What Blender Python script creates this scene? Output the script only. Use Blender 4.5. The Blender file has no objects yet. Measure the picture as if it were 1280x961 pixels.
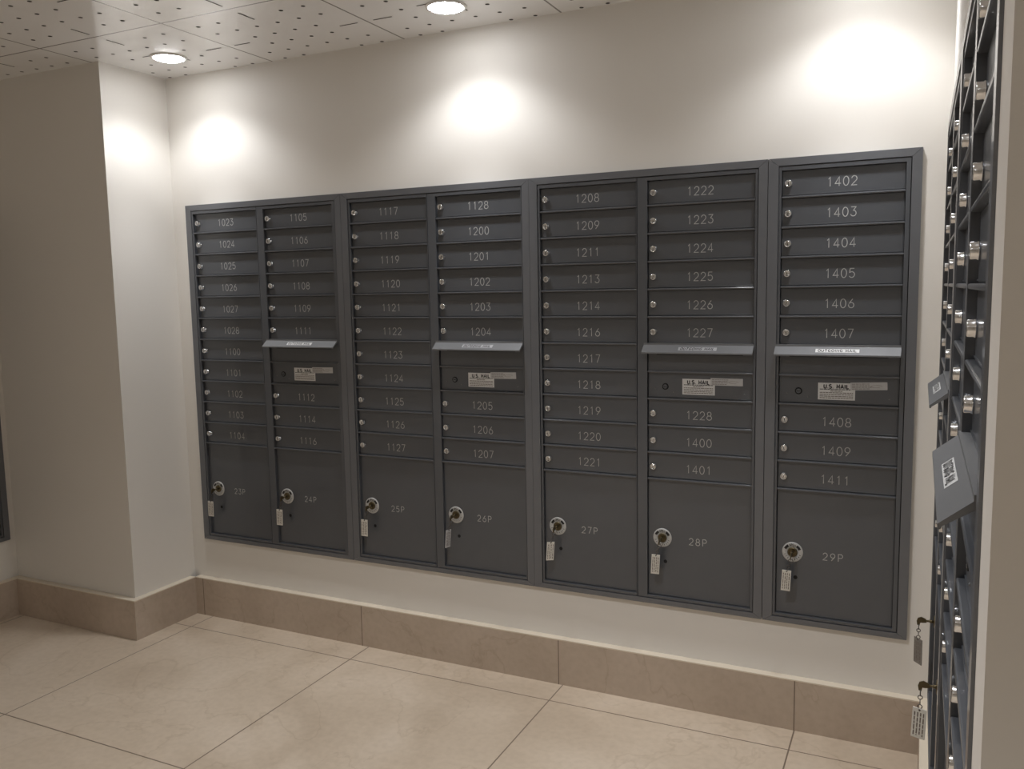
import bpy, bmesh, math, random
from mathutils import Vector, Matrix
random.seed(4)
sc = bpy.context.scene
C = sc.collection
R = math.radians
PI = math.pi

# ------------------------------------------------------------------ camera, world, exposure
ZR = 1.655                                   # height of the first door rail above the floor
cd = bpy.data.cameras.new('camera')
cam = bpy.data.objects.new('camera', cd); C.objects.link(cam)
cd.sensor_fit = 'HORIZONTAL'; cd.sensor_width = 36.0; cd.lens = 1064.96 / 1280 * 36
cd.clip_start = 0.02
cam.location = (0.385, -2.695, ZR - 0.259)
cam.rotation_mode = 'XYZ'
cam.rotation_euler = (1.461, 0.018, 0.445)
sc.camera = cam
sc.view_settings.view_transform = 'Standard'
sc.view_settings.look = 'None'
sc.view_settings.gamma = 1.0
sc.view_settings.use_curve_mapping = False
sc.view_settings.exposure = 0.60
w = bpy.data.worlds.new('world'); sc.world = w; w.use_nodes = True
w.node_tree.nodes['Background'].inputs[0].default_value = (0.75, 0.72, 0.68, 1)
w.node_tree.nodes['Background'].inputs[1].default_value = 0.02

SPOT_W = 5.8            # each downlight by the mailbox wall
ROW_FILL_W = 42.0              # unseen row of fill lamps added behind the camera
CORE_W = 16.0            # their narrow straight-down core
MID_FILL_W = 46.0             # unseen fill lamp added over the middle of the floor
LAMP = (0.97, 0.98, 1.01)

# ------------------------------------------------------------------ materials
def newmat(name):
    m = bpy.data.materials.new(name); m.use_nodes = True
    return m, m.node_tree, m.node_tree.nodes['Principled BSDF']

def paint(name, col, rough=.5, var=.06, scale=9., metal=0., bump=0., bscale=300., coat=0., coat_r=.1, spec=.5):
    m, nt, b = newmat(name)
    tc = nt.nodes.new('ShaderNodeNewGeometry')
    n = nt.nodes.new('ShaderNodeTexNoise'); n.inputs['Scale'].default_value = scale; n.inputs['Detail'].default_value = 5
    nt.links.new(tc.outputs['Position'], n.inputs['Vector'])
    mx = nt.nodes.new('ShaderNodeMix'); mx.data_type = 'RGBA'
    mx.inputs[6].default_value = [c * (1 - var) for c in col] + [1]
    mx.inputs[7].default_value = [min(1, c * (1 + var)) for c in col] + [1]
    nt.links.new(n.outputs['Fac'], mx.inputs[0]); nt.links.new(mx.outputs[2], b.inputs['Base Color'])
    b.inputs['Roughness'].default_value = rough; b.inputs['Metallic'].default_value = metal
    b.inputs['Coat Weight'].default_value = coat; b.inputs['Coat Roughness'].default_value = coat_r
    b.inputs['Specular IOR Level'].default_value = spec
    if bump:
        n2 = nt.nodes.new('ShaderNodeTexNoise'); n2.inputs['Scale'].default_value = bscale
        nt.links.new(tc.outputs['Position'], n2.inputs['Vector'])
        bp = nt.nodes.new('ShaderNodeBump'); bp.inputs['Strength'].default_value = bump; bp.inputs['Distance'].default_value = .001
        nt.links.new(n2.outputs['Fac'], bp.inputs['Height']); nt.links.new(bp.outputs['Normal'], b.inputs['Normal'])
    return m

M = {}
M['wall'] = paint('wall_paint', (.755, .725, .675), .55, .015, 3., bump=.15, bscale=160.)
M['steel'] = paint('grey_powder_coat', (.090, .096, .107), .40, .05, 14., metal=.3, bump=.04, bscale=900., coat=.5, coat_r=.10)
M['trim'] = paint('grey_trim_paint', (.135, .141, .153), .40, .05, 14., metal=.3, coat=.5, coat_r=.10)
M['hood'] = paint('silver_grey_paint', (.16, .163, .168), .38, .04, 14.)
M['chrome'] = paint('chrome', (.66, .67, .68), .16, .05, 40., metal=1.)
M['black'] = paint('black_recess', (.004, .004, .004), .8, .1)
M['hole'] = paint('ceiling_hole', (.05, .048, .045), .9, .1)
M['engrave'] = paint('engraved_silver', (.46, .46, .45), .45, .08, 200.)
M['ink'] = paint('black_ink', (.012, .012, .013), .6, .1)
M['ink_soft'] = paint('faded_ink', (.16, .13, .11), .7, .3, 300.)
M['decal'] = paint('white_decal', (.66, .66, .65), .45, .06, 60.)
M['decal_grey'] = paint('silver_label', (.40, .40, .41), .4, .05, 60.)
M['sticker'] = paint('clear_sticker', (.50, .50, .50), .35, .1, 80.)
M['dial'] = paint('brushed_dial', (.50, .50, .485), .35, .08, 120., metal=.2)
M['brass'] = paint('worn_brass', (.13, .105, .06), .4, .2, 90., metal=.9)
M['tag'] = paint('white_tag', (.66, .64, .58), .4, .06, 60.)
M['tagdark'] = paint('shaded_tag', (.20, .185, .165), .35, .1, 60.)  # darker tag colour, with the backlit tag's shade painted in
M['ring'] = paint('dark_steel_ring', (.12, .11, .10), .35, .2, 90., metal=.8)
M['white'] = paint('white_enamel', (.80, .79, .77), .35, .02)

def lens_mat():
    m, nt, b = newmat('lamp_lens')
    b.inputs['Base Color'].default_value = (1, 1, 1, 1)
    b.inputs['Emission Color'].default_value = (.98, .985, 1, 1)
    b.inputs['Emission Strength'].default_value = 26
    return m
M['lens'] = lens_mat()

def mathn(nt, op, a, b=None):
    n = nt.nodes.new('ShaderNodeMath'); n.operation = op
    for i, v in enumerate((a, b)):
        if v is None: continue
        if isinstance(v, (int, float)): n.inputs[i].default_value = v
        else: nt.links.new(v, n.inputs[i])
    return n.outputs[0]

def joints(nt, sock, lst, half):
    out = None
    for v in lst:
        d = mathn(nt, 'ABSOLUTE', mathn(nt, 'SUBTRACT', sock, v))
        out = d if out is None else mathn(nt, 'MINIMUM', out, d)
    return mathn(nt, 'LESS_THAN', out, half)

def marble(name, xs, ys, base, dark, light, rough, jcol, half=.0016):
    m, nt, b = newmat(name)
    g = nt.nodes.new('ShaderNodeNewGeometry')
    sp = nt.nodes.new('ShaderNodeSeparateXYZ'); nt.links.new(g.outputs['Position'], sp.inputs[0])
    n1 = nt.nodes.new('ShaderNodeTexNoise'); n1.inputs['Scale'].default_value = 1.9; n1.inputs['Detail'].default_value = 8; n1.inputs['Distortion'].default_value = 1.1
    n2 = nt.nodes.new('ShaderNodeTexNoise'); n2.inputs['Scale'].default_value = 46; n2.inputs['Detail'].default_value = 6
    n3 = nt.nodes.new('ShaderNodeTexNoise'); n3.inputs['Scale'].default_value = 2.1; n3.inputs['Detail'].default_value = 9; n3.inputs['Distortion'].default_value = .5
    for n in (n1, n2, n3): nt.links.new(g.outputs['Position'], n.inputs['Vector'])
    r1 = nt.nodes.new('ShaderNodeValToRGB'); nt.links.new(n1.outputs['Fac'], r1.inputs[0])
    e = r1.color_ramp.elements; e[0].position = .34; e[0].color = (*dark, 1); e[1].position = .68; e[1].color = (*light, 1)
    k = e.new(.5); k.color = (*base, 1)
    mx = nt.nodes.new('ShaderNodeMix'); mx.data_type = 'RGBA'; mx.blend_type = 'MULTIPLY'; mx.inputs[0].default_value = .35
    r2 = nt.nodes.new('ShaderNodeValToRGB'); nt.links.new(n2.outputs['Fac'], r2.inputs[0])
    r2.color_ramp.elements[0].position = .3; r2.color_ramp.elements[0].color = (.78, .76, .73, 1)
    r2.color_ramp.elements[1].position = .6; r2.color_ramp.elements[1].color = (1, 1, 1, 1)
    nt.links.new(r1.outputs[0], mx.inputs[6]); nt.links.new(r2.outputs[0], mx.inputs[7])
    # thin mineral veins where a stretched noise crosses its middle value
    vein = mathn(nt, 'ABSOLUTE', mathn(nt, 'SUBTRACT', n3.outputs['Fac'], .52))
    r3 = nt.nodes.new('ShaderNodeValToRGB'); nt.links.new(vein, r3.inputs[0])
    r3.color_ramp.elements[0].position = 0; r3.color_ramp.elements[0].color = (.80, .77, .73, 1)
    r3.color_ramp.elements[1].position = .007; r3.color_ramp.elements[1].color = (1, 1, 1, 1)
    mv = nt.nodes.new('ShaderNodeMix'); mv.data_type = 'RGBA'; mv.blend_type = 'MULTIPLY'; mv.inputs[0].default_value = .5
    nt.links.new(mx.outputs[2], mv.inputs[6]); nt.links.new(r3.outputs[0], mv.inputs[7])
    out = mv.outputs[2]
    j = None
    if xs: j = joints(nt, sp.outputs[0], xs, half)
    if ys:
        jy = joints(nt, sp.outputs[1], ys, half)
        j = jy if j is None else mathn(nt, 'MAXIMUM', j, jy)
    if j is not None:
        mj = nt.nodes.new('ShaderNodeMix'); mj.data_type = 'RGBA'
        nt.links.new(j, mj.inputs[0]); nt.links.new(out, mj.inputs[6]); mj.inputs[7].default_value = (*jcol, 1)
        out = mj.outputs[2]
    nt.links.new(out, b.inputs['Base Color'])
    b.inputs['Roughness'].default_value = rough
    return m
FX = [-3.17, -2.372, -1.55, -.72, .067, .88, 1.69]
FY = [-.142, -.966, -1.79, -2.61, -3.43, -4.25]
M['floor'] = marble('floor_marble', FX, FY, (.61, .505, .39), (.53, .43, .325), (.67, .565, .45), .30, (.20, .15, .11), .0022)
M['base'] = marble('baseboard_marble', [-2.42, -1.58, -.735, .066], None, (.50, .41, .325), (.445, .36, .285), (.55, .455, .37), .35, (.19, .145, .11), .0018)

M['ledge'] = paint('pale_lit_stone_edge', (.70, .62, .50), .5, .06, 30.)  # pale stone, with part of the overhead light put into its colour

def ceiling_mat():
    m, nt, b = newmat('ceiling_panels')
    g = nt.nodes.new('ShaderNodeNewGeometry')
    sp = nt.nodes.new('ShaderNodeSeparateXYZ'); nt.links.new(g.outputs['Position'], sp.inputs[0])
    def j(sock, off):
        t = mathn(nt, 'ADD', mathn(nt, 'DIVIDE', mathn(nt, 'SUBTRACT', sock, off), .607), 40.0)
        f = mathn(nt, 'FRACT', mathn(nt, 'ADD', t, .5))
        return mathn(nt, 'LESS_THAN', mathn(nt, 'ABSOLUTE', mathn(nt, 'SUBTRACT', f, .5)), .0055)
    k = mathn(nt, 'MAXIMUM', j(sp.outputs[0], -1.923), j(sp.outputs[1], -.530))
    mx = nt.nodes.new('ShaderNodeMix'); mx.data_type = 'RGBA'
    nt.links.new(k, mx.inputs[0]); mx.inputs[6].default_value = (.93, .93, .93, 1); mx.inputs[7].default_value = (.22, .21, .205, 1)
    nt.links.new(mx.outputs[2], b.inputs['Base Color'])
    b.inputs['Roughness'].default_value = .45
    b.inputs['Coat Weight'].default_value = 1.0; b.inputs['Coat Roughness'].default_value = .18; b.inputs['Coat IOR'].default_value = 1.65
    return m
M['ceiling'] = ceiling_mat()

# ------------------------------------------------------------------ mesh helpers
class MB:
    def __init__(s, *mats): s.bm = bmesh.new(); s.mats = list(mats)
    def _tag(s, faces, mi, smooth=False):
        for f in faces: f.material_index = mi; f.smooth = smooth
    def box(s, x0, x1, y0, y1, z0, z1, mi=0, bev=0., mat=None):
        v = [s.bm.verts.new((x, y, z)) for x in (x0, x1) for y in (y0, y1) for z in (z0, z1)]
        F = [(0, 1, 3, 2), (4, 6, 7, 5), (0, 4, 5, 1), (2, 3, 7, 6), (0, 2, 6, 4), (1, 5, 7, 3)]
        fs = [s.bm.faces.new([v[i] for i in f]) for f in F]
        s._tag(fs, mi)
        if bev:
            es = list({e for f in fs for e in f.edges})
            r = bmesh.ops.bevel(s.bm, geom=es, offset=bev, segments=2, affect='EDGES', profile=.6)
            s._tag(r['faces'], mi)
            v = list({q for f in r['faces'] for q in f.verts} | {q for q in v if q.is_valid})
        if mat is not None: bmesh.ops.transform(s.bm, matrix=mat, verts=[q for q in v if q.is_valid])
        return s
    def prism(s, pts, d, mi=0, smooth=False):
        # closed outline extruded along vector d
        a = [s.bm.verts.new(p) for p in pts]; d = Vector(d)
        b = [s.bm.verts.new(Vector(p) + d) for p in pts]
        n = len(pts); fs = [s.bm.faces.new(a[::-1]), s.bm.faces.new(b)]
        for i in range(n): fs.append(s.bm.faces.new([a[i], a[(i + 1) % n], b[(i + 1) % n], b[i]]))
        s._tag(fs, mi); return s
    def lathe(s, prof, n=24, axis='y', c=(0, 0, 0), mi=0, smooth=True):
        # prof: (radius, distance along axis); axis 'y' goes to -y, 'z' goes up
        rings = []
        for r, t in prof:
            ring = []
            for i in range(n):
                a = 2 * PI * i / n
                if axis == 'y': p = (c[0] + r * math.cos(a), c[1] - t, c[2] + r * math.sin(a))
                else: p = (c[0] + r * math.cos(a), c[1] + r * math.sin(a), c[2] + t)
                ring.append(s.bm.verts.new(p))
            rings.append(ring)
        fs = []
        for A, B in zip(rings, rings[1:]):
            for i in range(n): fs.append(s.bm.faces.new([A[i], A[(i + 1) % n], B[(i + 1) % n], B[i]]))
        s._tag(fs, mi, smooth)
        s._tag([s.bm.faces.new(rings[-1]), s.bm.faces.new(rings[0][::-1])], mi)
        return s
    def torus(s, c, rad, r, nrm='x', n=18, k=8, mi=0, sz=1.):
        g = []
        for i in range(n):
            a = 2 * PI * i / n; row = []
            for j in range(k):
                b = 2 * PI * j / k
                u = (rad + r * math.cos(b)) * math.cos(a); q = (rad + r * math.cos(b)) * math.sin(a) * sz; h = r * math.sin(b)
                p = {'x': (h, u, q), 'y': (u, h, q), 'z': (u, q, h)}[nrm]
                row.append(s.bm.verts.new((c[0] + p[0], c[1] + p[1], c[2] + p[2])))
            g.append(row)
        fs = []
        for i in range(n):
            for j in range(k):
                fs.append(s.bm.faces.new([g[i][j], g[(i + 1) % n][j], g[(i + 1) % n][(j + 1) % k], g[i][(j + 1) % k]]))
        s._tag(fs, mi, True); return s
    def ribbon(s, pts, wd, y, mi=0, closed=False):
        # flat stroke in the x-z plane at depth y, facing -y, with mitred joins
        P = [Vector((a, b)) for a, b in pts]; n = len(P); L = []; Q = []
        for i in range(n):
            if closed: t0 = P[i] - P[i - 1]; t1 = P[(i + 1) % n] - P[i]
            else:
                t0 = P[i] - P[i - 1] if i else P[1] - P[0]; t1 = P[i + 1] - P[i] if i < n - 1 else P[i] - P[i - 1]
            t0.normalize(); t1.normalize(); t = t0 + t1
            if t.length < 1e-6: t = t0.copy()
            t.normalize(); nn = Vector((-t.y, t.x)); k = wd / 2 / max(.5, nn.dot(Vector((-t0.y, t0.x))))
            L.append(s.bm.verts.new((P[i].x + nn.x * k, y, P[i].y + nn.y * k)))
            Q.append(s.bm.verts.new((P[i].x - nn.x * k, y, P[i].y - nn.y * k)))
        fs = []
        for i in range(n if closed else n - 1):
            j = (i + 1) % n
            fs.append(s.bm.faces.new([Q[i], Q[j], L[j], L[i]]))
        s._tag(fs, mi); return s
    def mesh(s, name):
        bmesh.ops.recalc_face_normals(s.bm, faces=s.bm.faces)
        me = bpy.data.meshes.new(name); s.bm.to_mesh(me); s.bm.free()
        for m in s.mats: me.materials.append(M[m])
        return me
    def build(s, name, parent=None, **kw): return link(name, s.mesh(name), parent, **kw)

def link(name, me, parent=None, loc=None, label=None, kind=None):
    o = bpy.data.objects.new(name, me); C.objects.link(o)
    if parent is not None: o.parent = parent
    if loc is not None: o.location = loc
    if label: o['label'] = label
    if kind: o['kind'] = kind
    return o

def thing(name, label, cat, loc=(0, 0, 0), rz=0., group=None):
    o = bpy.data.objects.new(name, None); C.objects.link(o)
    o.empty_display_size = .05
    o.location = loc; o.rotation_euler = (0, 0, rz); o['label'] = label; o['category'] = cat
    if group: o['group'] = group
    return o

# engraver's single-stroke characters in a unit-high box (width .62)
def arc(cx, cz, rx, rz, a0, a1, n=10):
    return [(cx + rx * math.cos(R(a0 + (a1 - a0) * i / n)), cz + rz * math.sin(R(a0 + (a1 - a0) * i / n))) for i in range(n + 1)]
GL = {
 '0': [(arc(.31, .5, .28, .5, 0, 342, 19), True)],
 '1': [([(.16, .80), (.34, 1.0), (.34, 0)], False)],
 '2': [(arc(.31, .70, .27, .30, 170, -35, 9) + [(.03, 0), (.60, 0)], False)],
 '3': [([(.05, 1), (.56, 1), (.30, .62)] + arc(.29, .31, .29, .31, 85, -160, 11), False)],
 '4': [([(.62, .27), (.02, .27), (.44, 1), (.44, 0)], False)],
 '5': [([(.55, 1), (.12, 1), (.06, .56)] + arc(.29, .32, .29, .32, 130, -150, 12), False)],
 '6': [([(.46, 1)] + [(.16, .60)] + arc(.31, .30, .28, .30, 150, -195, 15), False)],
 '7': [([(.03, 1), (.59, 1), (.22, 0)], False)],
 '8': [(arc(.31, .75, .23, .25, 0, 340, 14), True), (arc(.31, .26, .29, .26, 0, 340, 14), True)],
 '9': [([(.14, 0), (.46, .40)] + arc(.31, .70, .28, .30, -30, 315, 15), False)],
 'P': [([(.06, 0), (.06, 1), (.36, 1)] + arc(.36, .74, .24, .26, 90, -90, 8) + [(.06, .48)], False)],
 'O': [(arc(.31, .5, .30, .5, 0, 342, 19), True)],
 'E': [([(.56, 1), (.06, 1), (.06, 0), (.56, 0)], False), ([(.06, .5), (.46, .5)], False)],
 'N': [([(.05, 0), (.05, 1), (.57, 0), (.57, 1)], False)],
 'U': [([(.04, 1), (.04, .28)] + arc(.31, .28, .27, .28, 190, 350, 8) + [(.58, .28), (.58, 1)], False)],
 'T': [([(.02, 1), (.60, 1)], False), ([(.31, 1), (.31, 0)], False)],
 'G': [(arc(.32, .5, .29, .5, 45, 330, 15) + [(.60, .42), (.36, .42)], False)],
 'I': [([(.31, 0), (.31, 1)], False)],
 'M': [([(.0, 0), (.0, 1), (.31, .25), (.62, 1), (.62, 0)], False)],
 'A': [([(.0, 0), (.31, 1), (.62, 0)], False), ([(.12, .32), (.50, .32)], False)],
 'L': [([(.08, 1), (.08, 0), (.56, 0)], False)],
 'S': [(arc(.31, .745, .26, .255, 35, 250, 9) + arc(.31, .255, .27, .255, 80, -150, 9), False)],
 '.': [([(.31, 0), (.31, .13)], False)],
}
def stroke_text(mb, txt, cx, cz, h, wd, y, mi=0, pitch=None):
    pitch = pitch or h * .86
    x0 = cx - pitch * len(txt) / 2
    for i, ch in enumerate(txt):
        ox = x0 + pitch * i + (pitch - .62 * h) / 2
        for pts, cl in GL[ch]:
            mb.ribbon([(ox + a * h, cz - h / 2 + b * h) for a, b in pts], wd, y, mi, cl)

ADV = {'I': .42, '.': .36, ' ': .55, 'M': .96, 'G': .92, 'O': .92}
def words(mb, txt, w_, h_, place, wd, mi=0, slant=0.):
    # stroke lettering w_ x h_ centred at 0; place((u, v)) -> 3D point
    adv = [ADV.get(c, .86) for c in txt]; tot = sum(adv); x = 0.; k = w_ / tot
    for c, a in zip(txt, adv):
        for pts, cl in GL.get(c, []):
            n0 = set(mb.bm.verts)
            q = [((x + a / 2 + (u - .31)) * k - w_ / 2 + slant * (v - .5) * h_, (v - .5) * h_) for u, v in pts]
            mb.ribbon(q, wd, 0., mi, cl)
            for vt in mb.bm.verts:
                if vt not in n0: vt.co = place((vt.co.x, vt.co.z))
        x += a

def struct(mb, name): return mb.build(name, kind='structure')

# ------------------------------------------------------------------ the room
CH = 2.300
WY = .012                    # back wall face
PX, PY = -2.494, -.313       # pier corner
LX = -3.228                  # left wall face
RX0, RX1, RYE = .449, .4345, -2.03   # right wall face at the back corner / at its end, and where it ends
BZ0, BZ1 = ZR - 1.304, ZR + .110    # mailbox recess height

b = MB('floor'); b.box(-3.5, 2.7, -4.7, .2, -.06, 0); struct(b, 'floor')

# perforated metal panel ceiling, holes and slots as dark recesses
b = MB('ceiling', 'hole')
b.box(-3.5, 2.7, -4.7, .2, CH, CH + .06)
TP = .607; LAT = [.077, .166, .254, .343, .432, .521]; LATY = [.088, .176, .264, .352, .440, .527]
zc = CH - .0006
def dot(x, y, r=.0074, n=10):
    f = b.bm.faces.new([b.bm.verts.new((x + r * math.cos(2 * PI * i / n), y + r * math.sin(2 * PI * i / n), zc)) for i in range(n)]); f.material_index = 1
def slot(x, y, lx, ly):
    f = b.bm.faces.new([b.bm.verts.new((x + sx * lx, y + sy * ly, zc)) for sx, sy in ((-1, -1), (1, -1), (1, 1), (-1, 1))]); f.material_index = 1
def free(x, y): return y < WY - .01 and not (x < PX + .008 and y > PY - .008) and x > LX and not (x > .43 and y > -2.0) and x < 2.6
for tx in range(-3, 4):
    for ty in range(-5, 1):
        ox, oy = -1.923 + tx * TP, -.530 + ty * TP
        lit = ty == 0 and tx in (-1, 1, 3)
        for i, px in enumerate(LAT):
            for j, py in enumerate(LATY):
                if j in (0, 5) and i in (2, 3): continue
                if j in (2, 3) and i in (0, 5): continue
                if lit and j in (2, 3) and i in (2, 3): continue
                if free(ox + px, oy + py): dot(ox + px, oy + py)
        for px, py, lx, ly in ((.297, .078, .003, .038), (.299, .542, .003, .036), (.064, .309, .037, .003), (.535, .308, .037, .003)):
            if free(ox + px - lx, oy + py + ly) and free(ox + px + lx, oy + py - ly): slot(ox + px, oy + py, lx, ly)
        if lit:
            slot(ox + .287, oy + .258, .060, .0028); slot(ox + .348, oy + .318, .0028, .058)
struct(b, 'ceiling')

# back wall with the mailbox recess left open
b = MB('wall')
x0, x1 = -2.398, .366
b.box(-3.4, x0, WY, .14, 0, CH); b.box(x1, .60, WY, .14, 0, CH)
b.box(x0, x1, WY, .14, 0, BZ0); b.box(x0, x1, WY, .14, BZ1, CH); b.box(x0, x1, .10, .14, BZ0, BZ1)
struct(b, 'wall_back')
# corner pier
b = MB('wall'); b.box(-3.4, PX, PY, WY, 0, CH); struct(b, 'wall_pier')
# left wall with a recess for its own mailboxes
b = MB('wall')
y0, y1 = -1.123, -.357
b.box(-3.45, LX, -4.6, y0, 0, CH); b.box(-3.45, LX, y1, PY, 0, CH)
b.box(-3.45, LX, y0, y1, 0, BZ0); b.box(-3.45, LX, y0, y1, BZ1, CH); b.box(-3.45, LX - .09, y0, y1, BZ0, BZ1)
struct(b, 'wall_left')
# right wall: a stub that ends just before the camera
def rx(y): return RX0 + (RX1 - RX0) * (y / RYE)
b = MB('wall')
def rblock(ya, yb, za, zb, back=.66, off=0.):
    b.prism([(rx(ya) + off, ya, za), (back, ya, za), (back, yb, za), (rx(yb) + off, yb, za)], (0, 0, zb - za))
ra, rb = -.364, -1.916
rblock(WY, ra, 0, CH); rblock(rb, RYE, 0, CH); rblock(ra, rb, 0, BZ0); rblock(ra, rb, BZ1, CH); rblock(ra, rb, BZ0, BZ1, off=.10)
struct(b, 'wall_right')
b = MB('wall'); b.box(.66, 2.7, RYE, RYE + .2, 0, CH); struct(b, 'wall_return')
b = MB('wall'); b.box(-3.45, 2.7, -4.7, -4.6, 0, CH); struct(b, 'wall_front')
b = MB('wall'); b.box(2.6, 2.7, -4.6, RYE, 0, CH); struct(b, 'wall_far_right')

# marble baseboards with a square top ledge
BH, BT = .167, .030
CAP = .004                   # pale stone top edge, coloured brighter for the light from above
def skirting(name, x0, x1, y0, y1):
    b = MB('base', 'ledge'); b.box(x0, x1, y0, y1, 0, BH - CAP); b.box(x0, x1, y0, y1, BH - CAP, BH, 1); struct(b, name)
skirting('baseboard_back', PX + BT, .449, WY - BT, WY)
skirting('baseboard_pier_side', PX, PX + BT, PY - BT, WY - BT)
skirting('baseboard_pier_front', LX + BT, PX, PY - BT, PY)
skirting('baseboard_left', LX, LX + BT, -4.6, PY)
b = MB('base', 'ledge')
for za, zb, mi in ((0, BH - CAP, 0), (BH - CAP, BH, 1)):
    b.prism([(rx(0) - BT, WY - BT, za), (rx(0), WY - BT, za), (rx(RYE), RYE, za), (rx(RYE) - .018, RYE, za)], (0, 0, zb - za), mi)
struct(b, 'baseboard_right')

# ------------------------------------------------------------------ recessed downlights
def downlight(x, y, label, watts, group='round recessed ceiling downlights', beam=130, blend=.6, core=0):
    t = thing('downlight', label, 'ceiling light', (x, y, CH), 0, group)
    MB('white').lathe([(.056, -.001), (.056, .0035), (.058, .0055), (.066, .004), (.068, -.001)][::-1], 32, 'y', (0, 0, 0)).build('trim_ring', t).rotation_euler = (R(90), 0, 0)
    MB('lens').lathe([(.056, .0), (.056, .0042), (.048, .0085), (.030, .0110)], 32, 'y').build('lens', t).rotation_euler = (R(90), 0, 0)
    ld = bpy.data.lights.new('downlight_beam', 'SPOT'); ld.energy = watts; ld.color = LAMP
    ld.spot_size = R(beam); ld.spot_blend = blend; ld.shadow_soft_size = .04
    lo = bpy.data.objects.new('downlight_beam', ld); C.objects.link(lo); lo.parent = t; lo.location = (0, 0, -.045)
    if core:
        l2 = ld.copy(); l2.energy = core; l2.spot_size = R(64); l2.spot_blend = 1.0
        lo = bpy.data.objects.new('downlight_core', l2); C.objects.link(lo); lo.parent = t; lo.location = (0, 0, -.045)
    return t
downlight(-2.222, -.222, 'round lit downlight in the ceiling corner beside the pier', SPOT_W, core=CORE_W)
downlight(-1.010, -.222, 'round lit downlight above the middle of the mailbox wall', SPOT_W, core=CORE_W)
downlight(.204, -.222, 'round lit downlight above the mailbox unit nearest the right wall', SPOT_W, core=CORE_W)
downlight(-.410, -1.436, 'unseen fill light added in the ceiling over the middle of the floor', MID_FILL_W, 'added fill lights over the floor', 126, 1.0)  # added out of view to brighten the floor and lower wall
for x in (-2.222, -1.010, .204):
    downlight(x, -3.257, 'unseen fill light added in the ceiling behind the viewer', ROW_FILL_W, 'added fill lights behind the viewer', 100, .8)  # added out of view as fill, bouncing light up off the floor

# ------------------------------------------------------------------ mailboxes
PT = .0889                                  # compartment pitch
OTOP, PBOT, TTOP, TBOT = .0818, -1.285, .1184, -1.313
OW, GAP, LOFF = .3385, .0375, .0385
DY = .011                                   # how far the doors sit back
def Z(z): return ZR + z - (ZR + TBOT)       # heights inside a unit, from its bottom edge = z - TBOT
def Zu(z): return z - TBOT

def lock_mesh():
    b = MB('chrome', 'black')
    b.lathe([(.0118, 0), (.0118, .0025), (.0104, .0035), (.0104, .0100), (.0094, .0112), (.0072, .0112), (.0068, .0100), (.0058, .0100), (.0054, .0108)], 22, 'y')
    b.box(-.0010, .0010, -.0111, -.0104, -.0042, .0042, 1)
    b.box(-.0030, .0030, -.0111, -.0104, -.0062, -.0052, 1)
    return b.mesh('lock')
LOCK = lock_mesh()
def carrier_lock_mesh():
    b = MB('steel', 'black')
    b.lathe([(.0105, 0), (.0105, .0015), (.0095, .0025), (.0090, .0010)], 22, 'y', mi=1)
    b.lathe([(.0074, 0), (.0074, .0024), (.0066, .0032)], 20, 'y', mi=0)
    b.box(-.0048, .0048, -.0036, -.0026, -.0010, .0010, 1)
    return b.mesh('lock')
CLOCK = carrier_lock_mesh()
def dial_mesh():
    b = MB('dial', 'ink', 'brass', 'black')
    b.lathe([(.0315, 0), (.0315, .0016), (.0300, .0026), (.0165, .0026), (.0158, .0016)], 40, 'y')
    for a0, a1 in ((22, 58), (122, 158)):   # black sectors either side of the word
        o = arc(0, 0, .0275, .0275, a0, a1, 6); i_ = arc(0, 0, .0195, .0195, a1, a0, 6)
        f = b.bm.faces.new([b.bm.verts.new((x, -.0030, z)) for x, z in o + i_]); f.material_index = 1
    for i, ch in enumerate('OPEN'):
        a = R(109 - 12.6 * i); cx, cz = .0232 * math.cos(a), .0232 * math.sin(a); h = .0066
        for pts, cl in GL[ch]:
            q = []
            for u, v in pts:
                lx, lz = (u - .31) * h * .95, (v - .5) * h
                q.append((cx + lx * math.sin(a) + lz * math.cos(a), cz - lx * math.cos(a) + lz * math.sin(a)))
            b.ribbon(q, .0013, -.0030, 1, cl)
    for k in range(9):                      # worn small print round the lower half
        a = R(200 + 17.5 * k)
        b.ribbon([(.021 * math.cos(a), .021 * math.sin(a)), (.0262 * math.cos(a), .0262 * math.sin(a))], .0016, -.0029, 1)
    b.lathe([(.0150, 0), (.0150, .0050), (.0132, .0062), (.0100, .0062), (.0094, .0044), (.0070, .0048)], 26, 'y', mi=2)
    b.box(-.0012, .0012, -.0056, -.0046, -.005, .005, 3)
    return b.mesh('lock_dial')
DIAL = dial_mesh()
DOORS = {}
def door_mesh(h, hole=False):
    k = round(h, 4)
    if k not in DOORS:
        b = MB('steel', 'black')
        b.box(.0012, OW - .0012, DY, DY + .004, .0010, h - .0010, 0, .0008)
        b.box(.0030, OW - .0030, DY - .0016, DY + .001, .0030, .0052, 0, .0005)      # folded lip along the bottom edge
        b.box(OW - .0085, OW - .0040, DY - .0010, DY + .001, .0060, h - .0040, 0, .0004)   # folded edge on the hinge side
        if h > .2: b.lathe([(.0062, 0), (.0062, .0004)], 16, 'y', (.059, DY, .119), 1)
        DOORS[k] = b.mesh('door')
    return DOORS[k]

def number_obj(parent, txt, x, z, h, pitch):
    b = MB('engrave'); stroke_text(b, txt, x, z, h, .0021, DY - .0004, 0, pitch)
    return b.build('number', parent)

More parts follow.
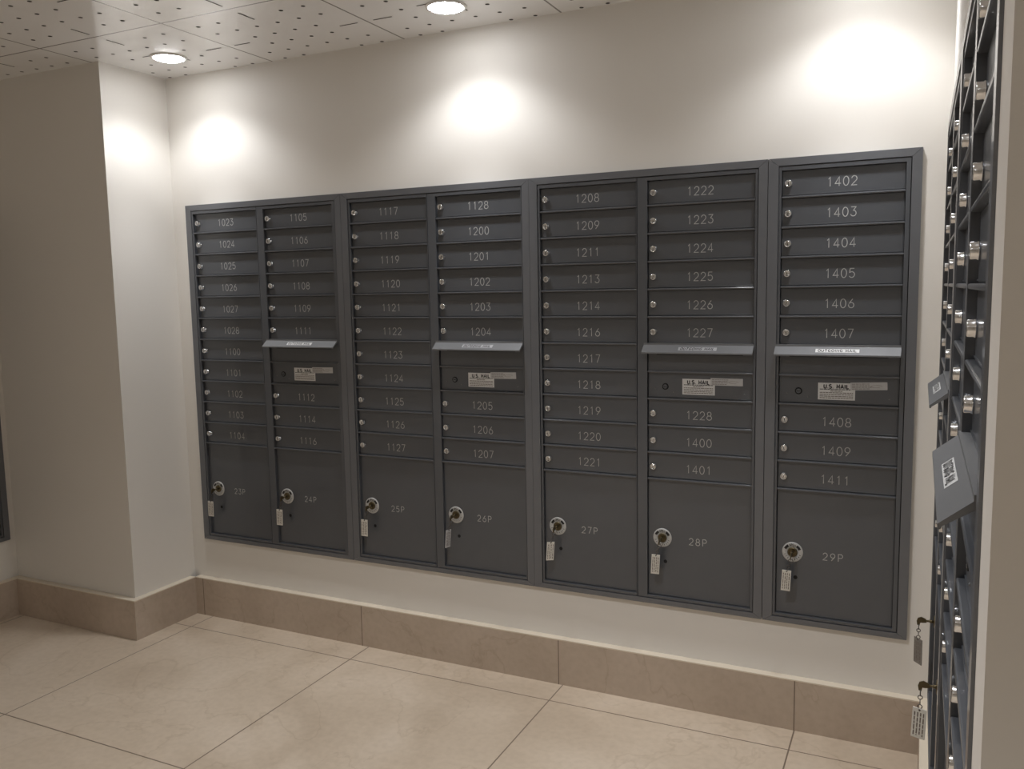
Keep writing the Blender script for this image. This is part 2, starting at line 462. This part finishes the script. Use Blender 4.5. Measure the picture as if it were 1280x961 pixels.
HPROF = [(-.003, .0005), (-.030, -.0215), (-.030, -.0262), (-.0275, -.0262), (-.0265, -.0235), (.004, -.0035), (.010, -.0035), (.010, .0060), (-.003, .0060)]
def hood_slope(u, v, lift=.0006):
    # (u along the hood, v up the slope from its middle) -> point just above the sloping face
    a = Vector((0, -.003, .0005)); c = Vector((0, -.030, -.0215)); mid = (a + c) / 2
    d = (a - c).normalized(); n = Vector((0, d.z, -d.y))
    if n.z < 0: n = -n
    p = mid + d * v + n * lift
    return (u, p.y, p.z)

def outgoing(parent, ox, style):
    p = MB('steel', 'black')
    zt, zb = Zu(-5 * PT), Zu(-6 * PT)
    p.box(.0012, OW - .0012, DY - .003, DY + .004, zb + .001, zt - .001, 0, .0008)
    p.box(.030, .306, DY - .0036, DY - .002, zt - .030, zt - .0185, 1)          # the posting slot
    po = p.build('mail_slot_panel', parent, loc=(ox, 0, 0))
    h = MB('hood')
    hz = Zu(-5 * PT) + .0015
    h.prism([(-.011, y, z) for y, z in HPROF], (OW + .0125, 0, 0))
    ho = h.build('mail_hood', parent, loc=(ox, 0, hz), label='silver grey sloping hood over the mail slot')
    l = MB({'white': 'decal', 'grey': 'decal_grey'}[style], 'ink')
    cx = .168; lw, lh = .122, .0150
    q = [l.bm.verts.new(hood_slope(cx + u * lw / 2, v * lh / 2, .0004)) for u, v in ((-1, -1), (1, -1), (1, 1), (-1, 1))]
    l.bm.faces.new(q).material_index = 0
    words(l, 'OUTGOING MAIL', .110, .0098, lambda t: hood_slope(cx + t[0], t[1], .0009), .0021, 1, .0 if style == 'white' else .3)
    lo = link('label', l.mesh('label'), ho, label='OUTGOING MAIL label')

def carrier(parent, ox, decals, jit):
    zt, zb = Zu(-6 * PT), Zu(-7 * PT)
    h = PT - .006
    d = link('carrier_door', door_mesh(h), parent, (ox, 0, zb + .006))
    link('lock', CLOCK, d, (.058, DY, .0435 - .006))
    r = MB('hood')
    for x in (.024, .085, .312): r.lathe([(.0022, 0), (.0016, .0012)], 10, 'y', (x, DY, .020 if x != .024 else .030))
    r.build('rivet', d)
    if decals:
        s = MB('decal', 'ink', 'ink_soft'); y = DY - .0006
        z0 = .0135; zz = z0 + .051
        s.box(.114, .2185, y, DY, z0, zz, 0)
        words(s, 'U.S. MAIL', .074, .0112, lambda t: (.166 + t[0], y - .0004, zz - .0105 + t[1]), .0031, 1)
        rr = random.Random(7 + jit)
        for k, zq in enumerate((.0305, .0255, .0205, .0150, .0095, .0045)):
            x = .119 + (.03 if k in (1,) else 0) ; xe = .213 - (.03 if k in (1,) else 0)
            while x < xe:
                wd = rr.uniform(.004, .011); s.box(x, min(x + wd, xe), y - .0004, y, z0 + zq, z0 + zq + .0022, 2 if k else 1); x += wd + .0014
        so = s.build('decal', d, label='white U.S. MAIL notice')
        s2 = MB('sticker', 'ink_soft')
        s2.box(-.0505, .0505, -.0005, .0003, -.0115, .0115, 0)
        for k in range(4):
            x = -.046
            while x < .0:
                wd = rr.uniform(.004, .010); s2.box(x, x + wd, -.0009, -.0005, .0062 - .0048 * k, .0078 - .0048 * k, 1); x += wd + .0016
        s2.ribbon(arc(.022, -.001, .016, .0035, 20, 300, 12), .0008, -.0009, 1)
        so2 = s2.build('sticker', d, loc=(.2555, DY - .0012, .0415 + .016), label='pale printed strip sticker')
        so2.rotation_euler = (0, R(-1.2 + 1.2 * jit), 0)

def column(parent, ox, kind, nums, parcel, style='grey', decals=True, jit=0):
    rows = list(range(11)) if kind == 'full' else [0, 1, 2, 3, 4, 5, 8, 9, 10]
    for i, k in enumerate(rows):
        top = OTOP if k == 0 else -(k - 1) * PT
        h = top + k * PT - .006
        d = link('tenant_door', door_mesh(h), parent, (ox, 0, Zu(-k * PT) + .006))
        if nums: d['label'] = 'door numbered ' + nums[i]
        link('lock', LOCK, d, (.019, DY, .0435 - .006)).rotation_euler = (0, R(random.uniform(-14, 14)), 0)
        if nums: number_obj(d, nums[i], .168, .0412 - .006, .0262, .0222)
    if kind != 'full':
        outgoing(parent, ox, style); carrier(parent, ox, decals, jit)
    h = (-10 * PT) - PBOT
    d = link('parcel_door', door_mesh(h), parent, (ox, 0, Zu(PBOT)))
    if parcel: d['label'] = 'parcel locker door numbered ' + parcel
    link('lock_dial', DIAL, d, (.049, DY, -1.0855 - PBOT), label='round silver OPEN lock plate')
    if parcel: number_obj(d, parcel, .167, -1.089 - PBOT, .0225, .0218)

def unit(label, loc, rz, cols, wid, group):
    """cols: list of column keyword dicts; local x runs left to right, front is -y, z from the unit's bottom edge"""
    t = thing('mailbox_unit', label, 'mailboxes', loc, rz, group)
    H = TTOP - TBOT
    tl, tr, tt, tb = .0295, .0265, .0225, .0170
    g = .0005; yf, yb = -.002, .011
    b = MB('trim')
    def trap(p): b.prism([(x, yf, z) for x, z in p], (0, yb - yf, 0))
    trap([(0, g), (tl, tb + g), (tl, H - tt - g), (0, H - g)])
    trap([(wid, g), (wid, H - g), (wid - tr, H - tt - g), (wid - tr, tb + g)])
    trap([(g, 0), (wid - g, 0), (wid - tr - g, tb), (tl + g, tb)])
    trap([(g, H), (tl + g, H - tt), (wid - tr - g, H - tt), (wid - g, H)])
    b.build('trim_frame', t)
    f = MB('steel')
    gp = .0022
    offs = [LOFF + i * (OW + GAP) for i in range(len(cols))]
    xl, xr = tl + gp, wid - tr - gp
    zt_, zb_ = H - tt - gp, tb + gp
    ft, fbk = 0.0, .016
    ot, ob = Zu(OTOP), Zu(PBOT)
    for i, ox in enumerate(offs):
        fl = xl if i == 0 else offs[i - 1] + OW + .0045
        fr = xr if i == len(offs) - 1 else ox + OW + .0025
        if len(cols) == 1 and i == 0:       # the lone unit shows a second upright strip beside its trim
            f.box(xl, ox - .0085, ft, fbk, zb_, zt_, 0, .0006); fl = ox - .0065
        f.box(fl, ox, ft, fbk, zb_, zt_, 0, .0006); f.box(ox + OW, fr, ft, fbk, zb_, zt_, 0, .0006)
        f.box(ox, ox + OW, ft, fbk, ot, zt_, 0, .0006); f.box(ox, ox + OW, ft, fbk, zb_, ob, 0, .0006)
        for k in range(11):
            if cols[i]['kind'] != 'full' and k == 5: continue
            z = Zu(-k * PT)
            f.box(ox, ox + OW, ft + .0004, fbk, z - .0004, z + .0062, 0, .0026)
    f.build('face_frame', t)
    c = MB('black'); c.box(.012, wid - .012, .0165, .060, .012, H - .012); c.build('cabinet_body', t)
    for ox, kw in zip(offs, cols): column(t, ox, **kw)
    return t

def S(a, n): return [str(a + i) for i in range(n)]
BB = ZR + TBOT
G1 = 'mailbox units on the back wall'
unit('grey mailbox unit at the left end of the back wall, doors 1023 to 1116', (-2.4120, 0, BB), 0,
     [dict(kind='full', nums=S(1023, 6) + S(1100, 5), parcel='23P'),
      dict(kind='mail', nums=['1105', '1106', '1107', '1108', '1109', '1111', '1112', '1114', '1116'], parcel='24P', style='white', jit=0)], .795, G1)
unit('grey mailbox unit with doors 1117 to 1207 and parcel lockers 25P and 26P', (-1.6155, 0, BB), 0,
     [dict(kind='full', nums=S(1117, 11), parcel='25P'),
      dict(kind='mail', nums=['1128'] + S(1200, 8), parcel='26P', style='grey', jit=0)], .785, G1)
unit('grey mailbox unit with doors 1208 to 1401 and parcel lockers 27P and 28P', (-.8297, 0, BB), 0,
     [dict(kind='full', nums=['1208', '1209', '1211', '1213', '1214', '1216', '1217', '1218', '1219', '1220', '1221'], parcel='27P'),
      dict(kind='mail', nums=S(1222, 7) + ['1400', '1401'], parcel='28P', style='grey', jit=1)], .789, G1)
unit('narrow one-column grey mailbox unit with doors 1402 to 1411', (-.0388, 0, BB), 0,
     [dict(kind='mail', nums=S(1402, 8) + ['1411'], parcel='29P', style='white', jit=-1)], .4178, G1)
BX = .434                                   # face of the right-hand bank
G2 = 'mailbox units on the right wall'
unit('grey mailbox unit on the right wall, further one next to the back corner', (BX, -.350, BB), -PI / 2,
     [dict(kind='full', nums=None, parcel=None), dict(kind='mail', nums=None, parcel=None, style='white', decals=False)], .789, G2)
unit('grey mailbox unit on the right wall, nearer one with the large hood', (BX, -1.140, BB), -PI / 2,
     [dict(kind='full', nums=None, parcel=None), dict(kind='mail', nums=None, parcel=None, style='white', decals=False)], .79, G2)
unit('dark mailbox unit on the left wall, cut off by the photo edge', (LX + .012, -1.135, BB), PI / 2,
     [dict(kind='full', nums=None, parcel=None), dict(kind='mail', nums=None, parcel=None, style='grey', decals=False)], .79, 'mailbox unit on the left wall')

# ------------------------------------------------------------------ keys left in the parcel locks
def key(loc, rz, label, tag_turn=0., tag='tag', sway=-.011, drop=0.):
    t = thing('parcel_key', label, 'key', loc, rz, 'keys hanging in the parcel locker locks')
    k = MB('brass')
    k.lathe([(.0026, -.004), (.0026, .020)], 10, 'y')
    k.lathe([(.0040, .004), (.0040, .012)], 12, 'y')
    k.prism([(-.0013, y, z) for y, z in ((-.018, -.0045), (-.020, .0045), (-.030, .0085), (-.038, .0050), (-.0405, -.0030), (-.0390, -.0125), (-.0335, -.0140), (-.0320, -.0060), (-.027, -.0060))], (.0026, 0, 0))
    k.build('key_blade', t)
    c = MB('ring')
    c.torus((0, -.0355, -.0175), .0066, .0011, 'y')
    c.torus((sway * .25, -.0355, -.0270), .0042, .0010, 'x', 14, 6)
    c.torus((sway * .55, -.0355, -.0355), .0046, .0010, 'y', 14, 6)
    c.torus((sway * .8, -.0355, -.0445), .0042, .0010, 'x', 14, 6)
    c.build('key_ring', t)
    g = MB(tag, 'ink_soft', 'ring')
    W, H = .0272, .0670
    g.box(-W / 2, W / 2, -.0012, .0012, -H, 0, 0, .0008)
    g.lathe([(.0022, .0012), (.0022, .0016)], 12, 'y', (0, 0, -.0035), 2)
    rr = random.Random(hash(label) % 999 if False else len(label))
    for s in (-1, 1):
        for q in range(4):
            z = -.009
            while z > -H + .007:
                L = rr.uniform(.005, .013); z2 = max(z - L, -H + .006)
                x = -.0088 + .0058 * q
                g.box(x - .0011, x + .0011, *((-.0016, -.0012) if s < 0 else (.0012, .0016)), z2, z, 1); z = z2 - .0022
    go = g.build('key_tag', t, loc=(sway, -.0355, -.0475 - drop))
    go.rotation_euler = (R(3), R(3), R(tag_turn))
    return t
KZ = ZR - 1.0855
first = [-2.4120 + LOFF, -2.4120 + LOFF + OW + GAP, -1.6155 + LOFF, -1.6155 + LOFF + OW + GAP, -.8297 + LOFF, -.8297 + LOFF + OW + GAP, -.0388 + LOFF]
turns = [6, 10, 8, 78, 38, 12, 4]
for i, n in enumerate(['23P', '24P', '25P', '26P', '27P', '28P', '29P']):
    key((first[i] + .049, DY - .0056, KZ), 0,
        ('key with tag turned edge-on hanging in the lock of parcel locker ' if n == '26P' else 'key with white printed tag hanging in the lock of parcel locker ') + n,
        turns[i], 'tag' if n != '26P' else 'sticker')
key((BX + DY - .0036, -.350 - LOFF - .049, KZ), -PI / 2, 'key with dark tag hanging from the right wall mailboxes, the further of two', 40, 'tagdark', -.001)
key((BX + DY + .0004, -.350 - LOFF - OW - GAP - .049, KZ), -PI / 2, 'key with white printed tag hanging low in front of the right wall mailboxes', 75, 'tag', .010)
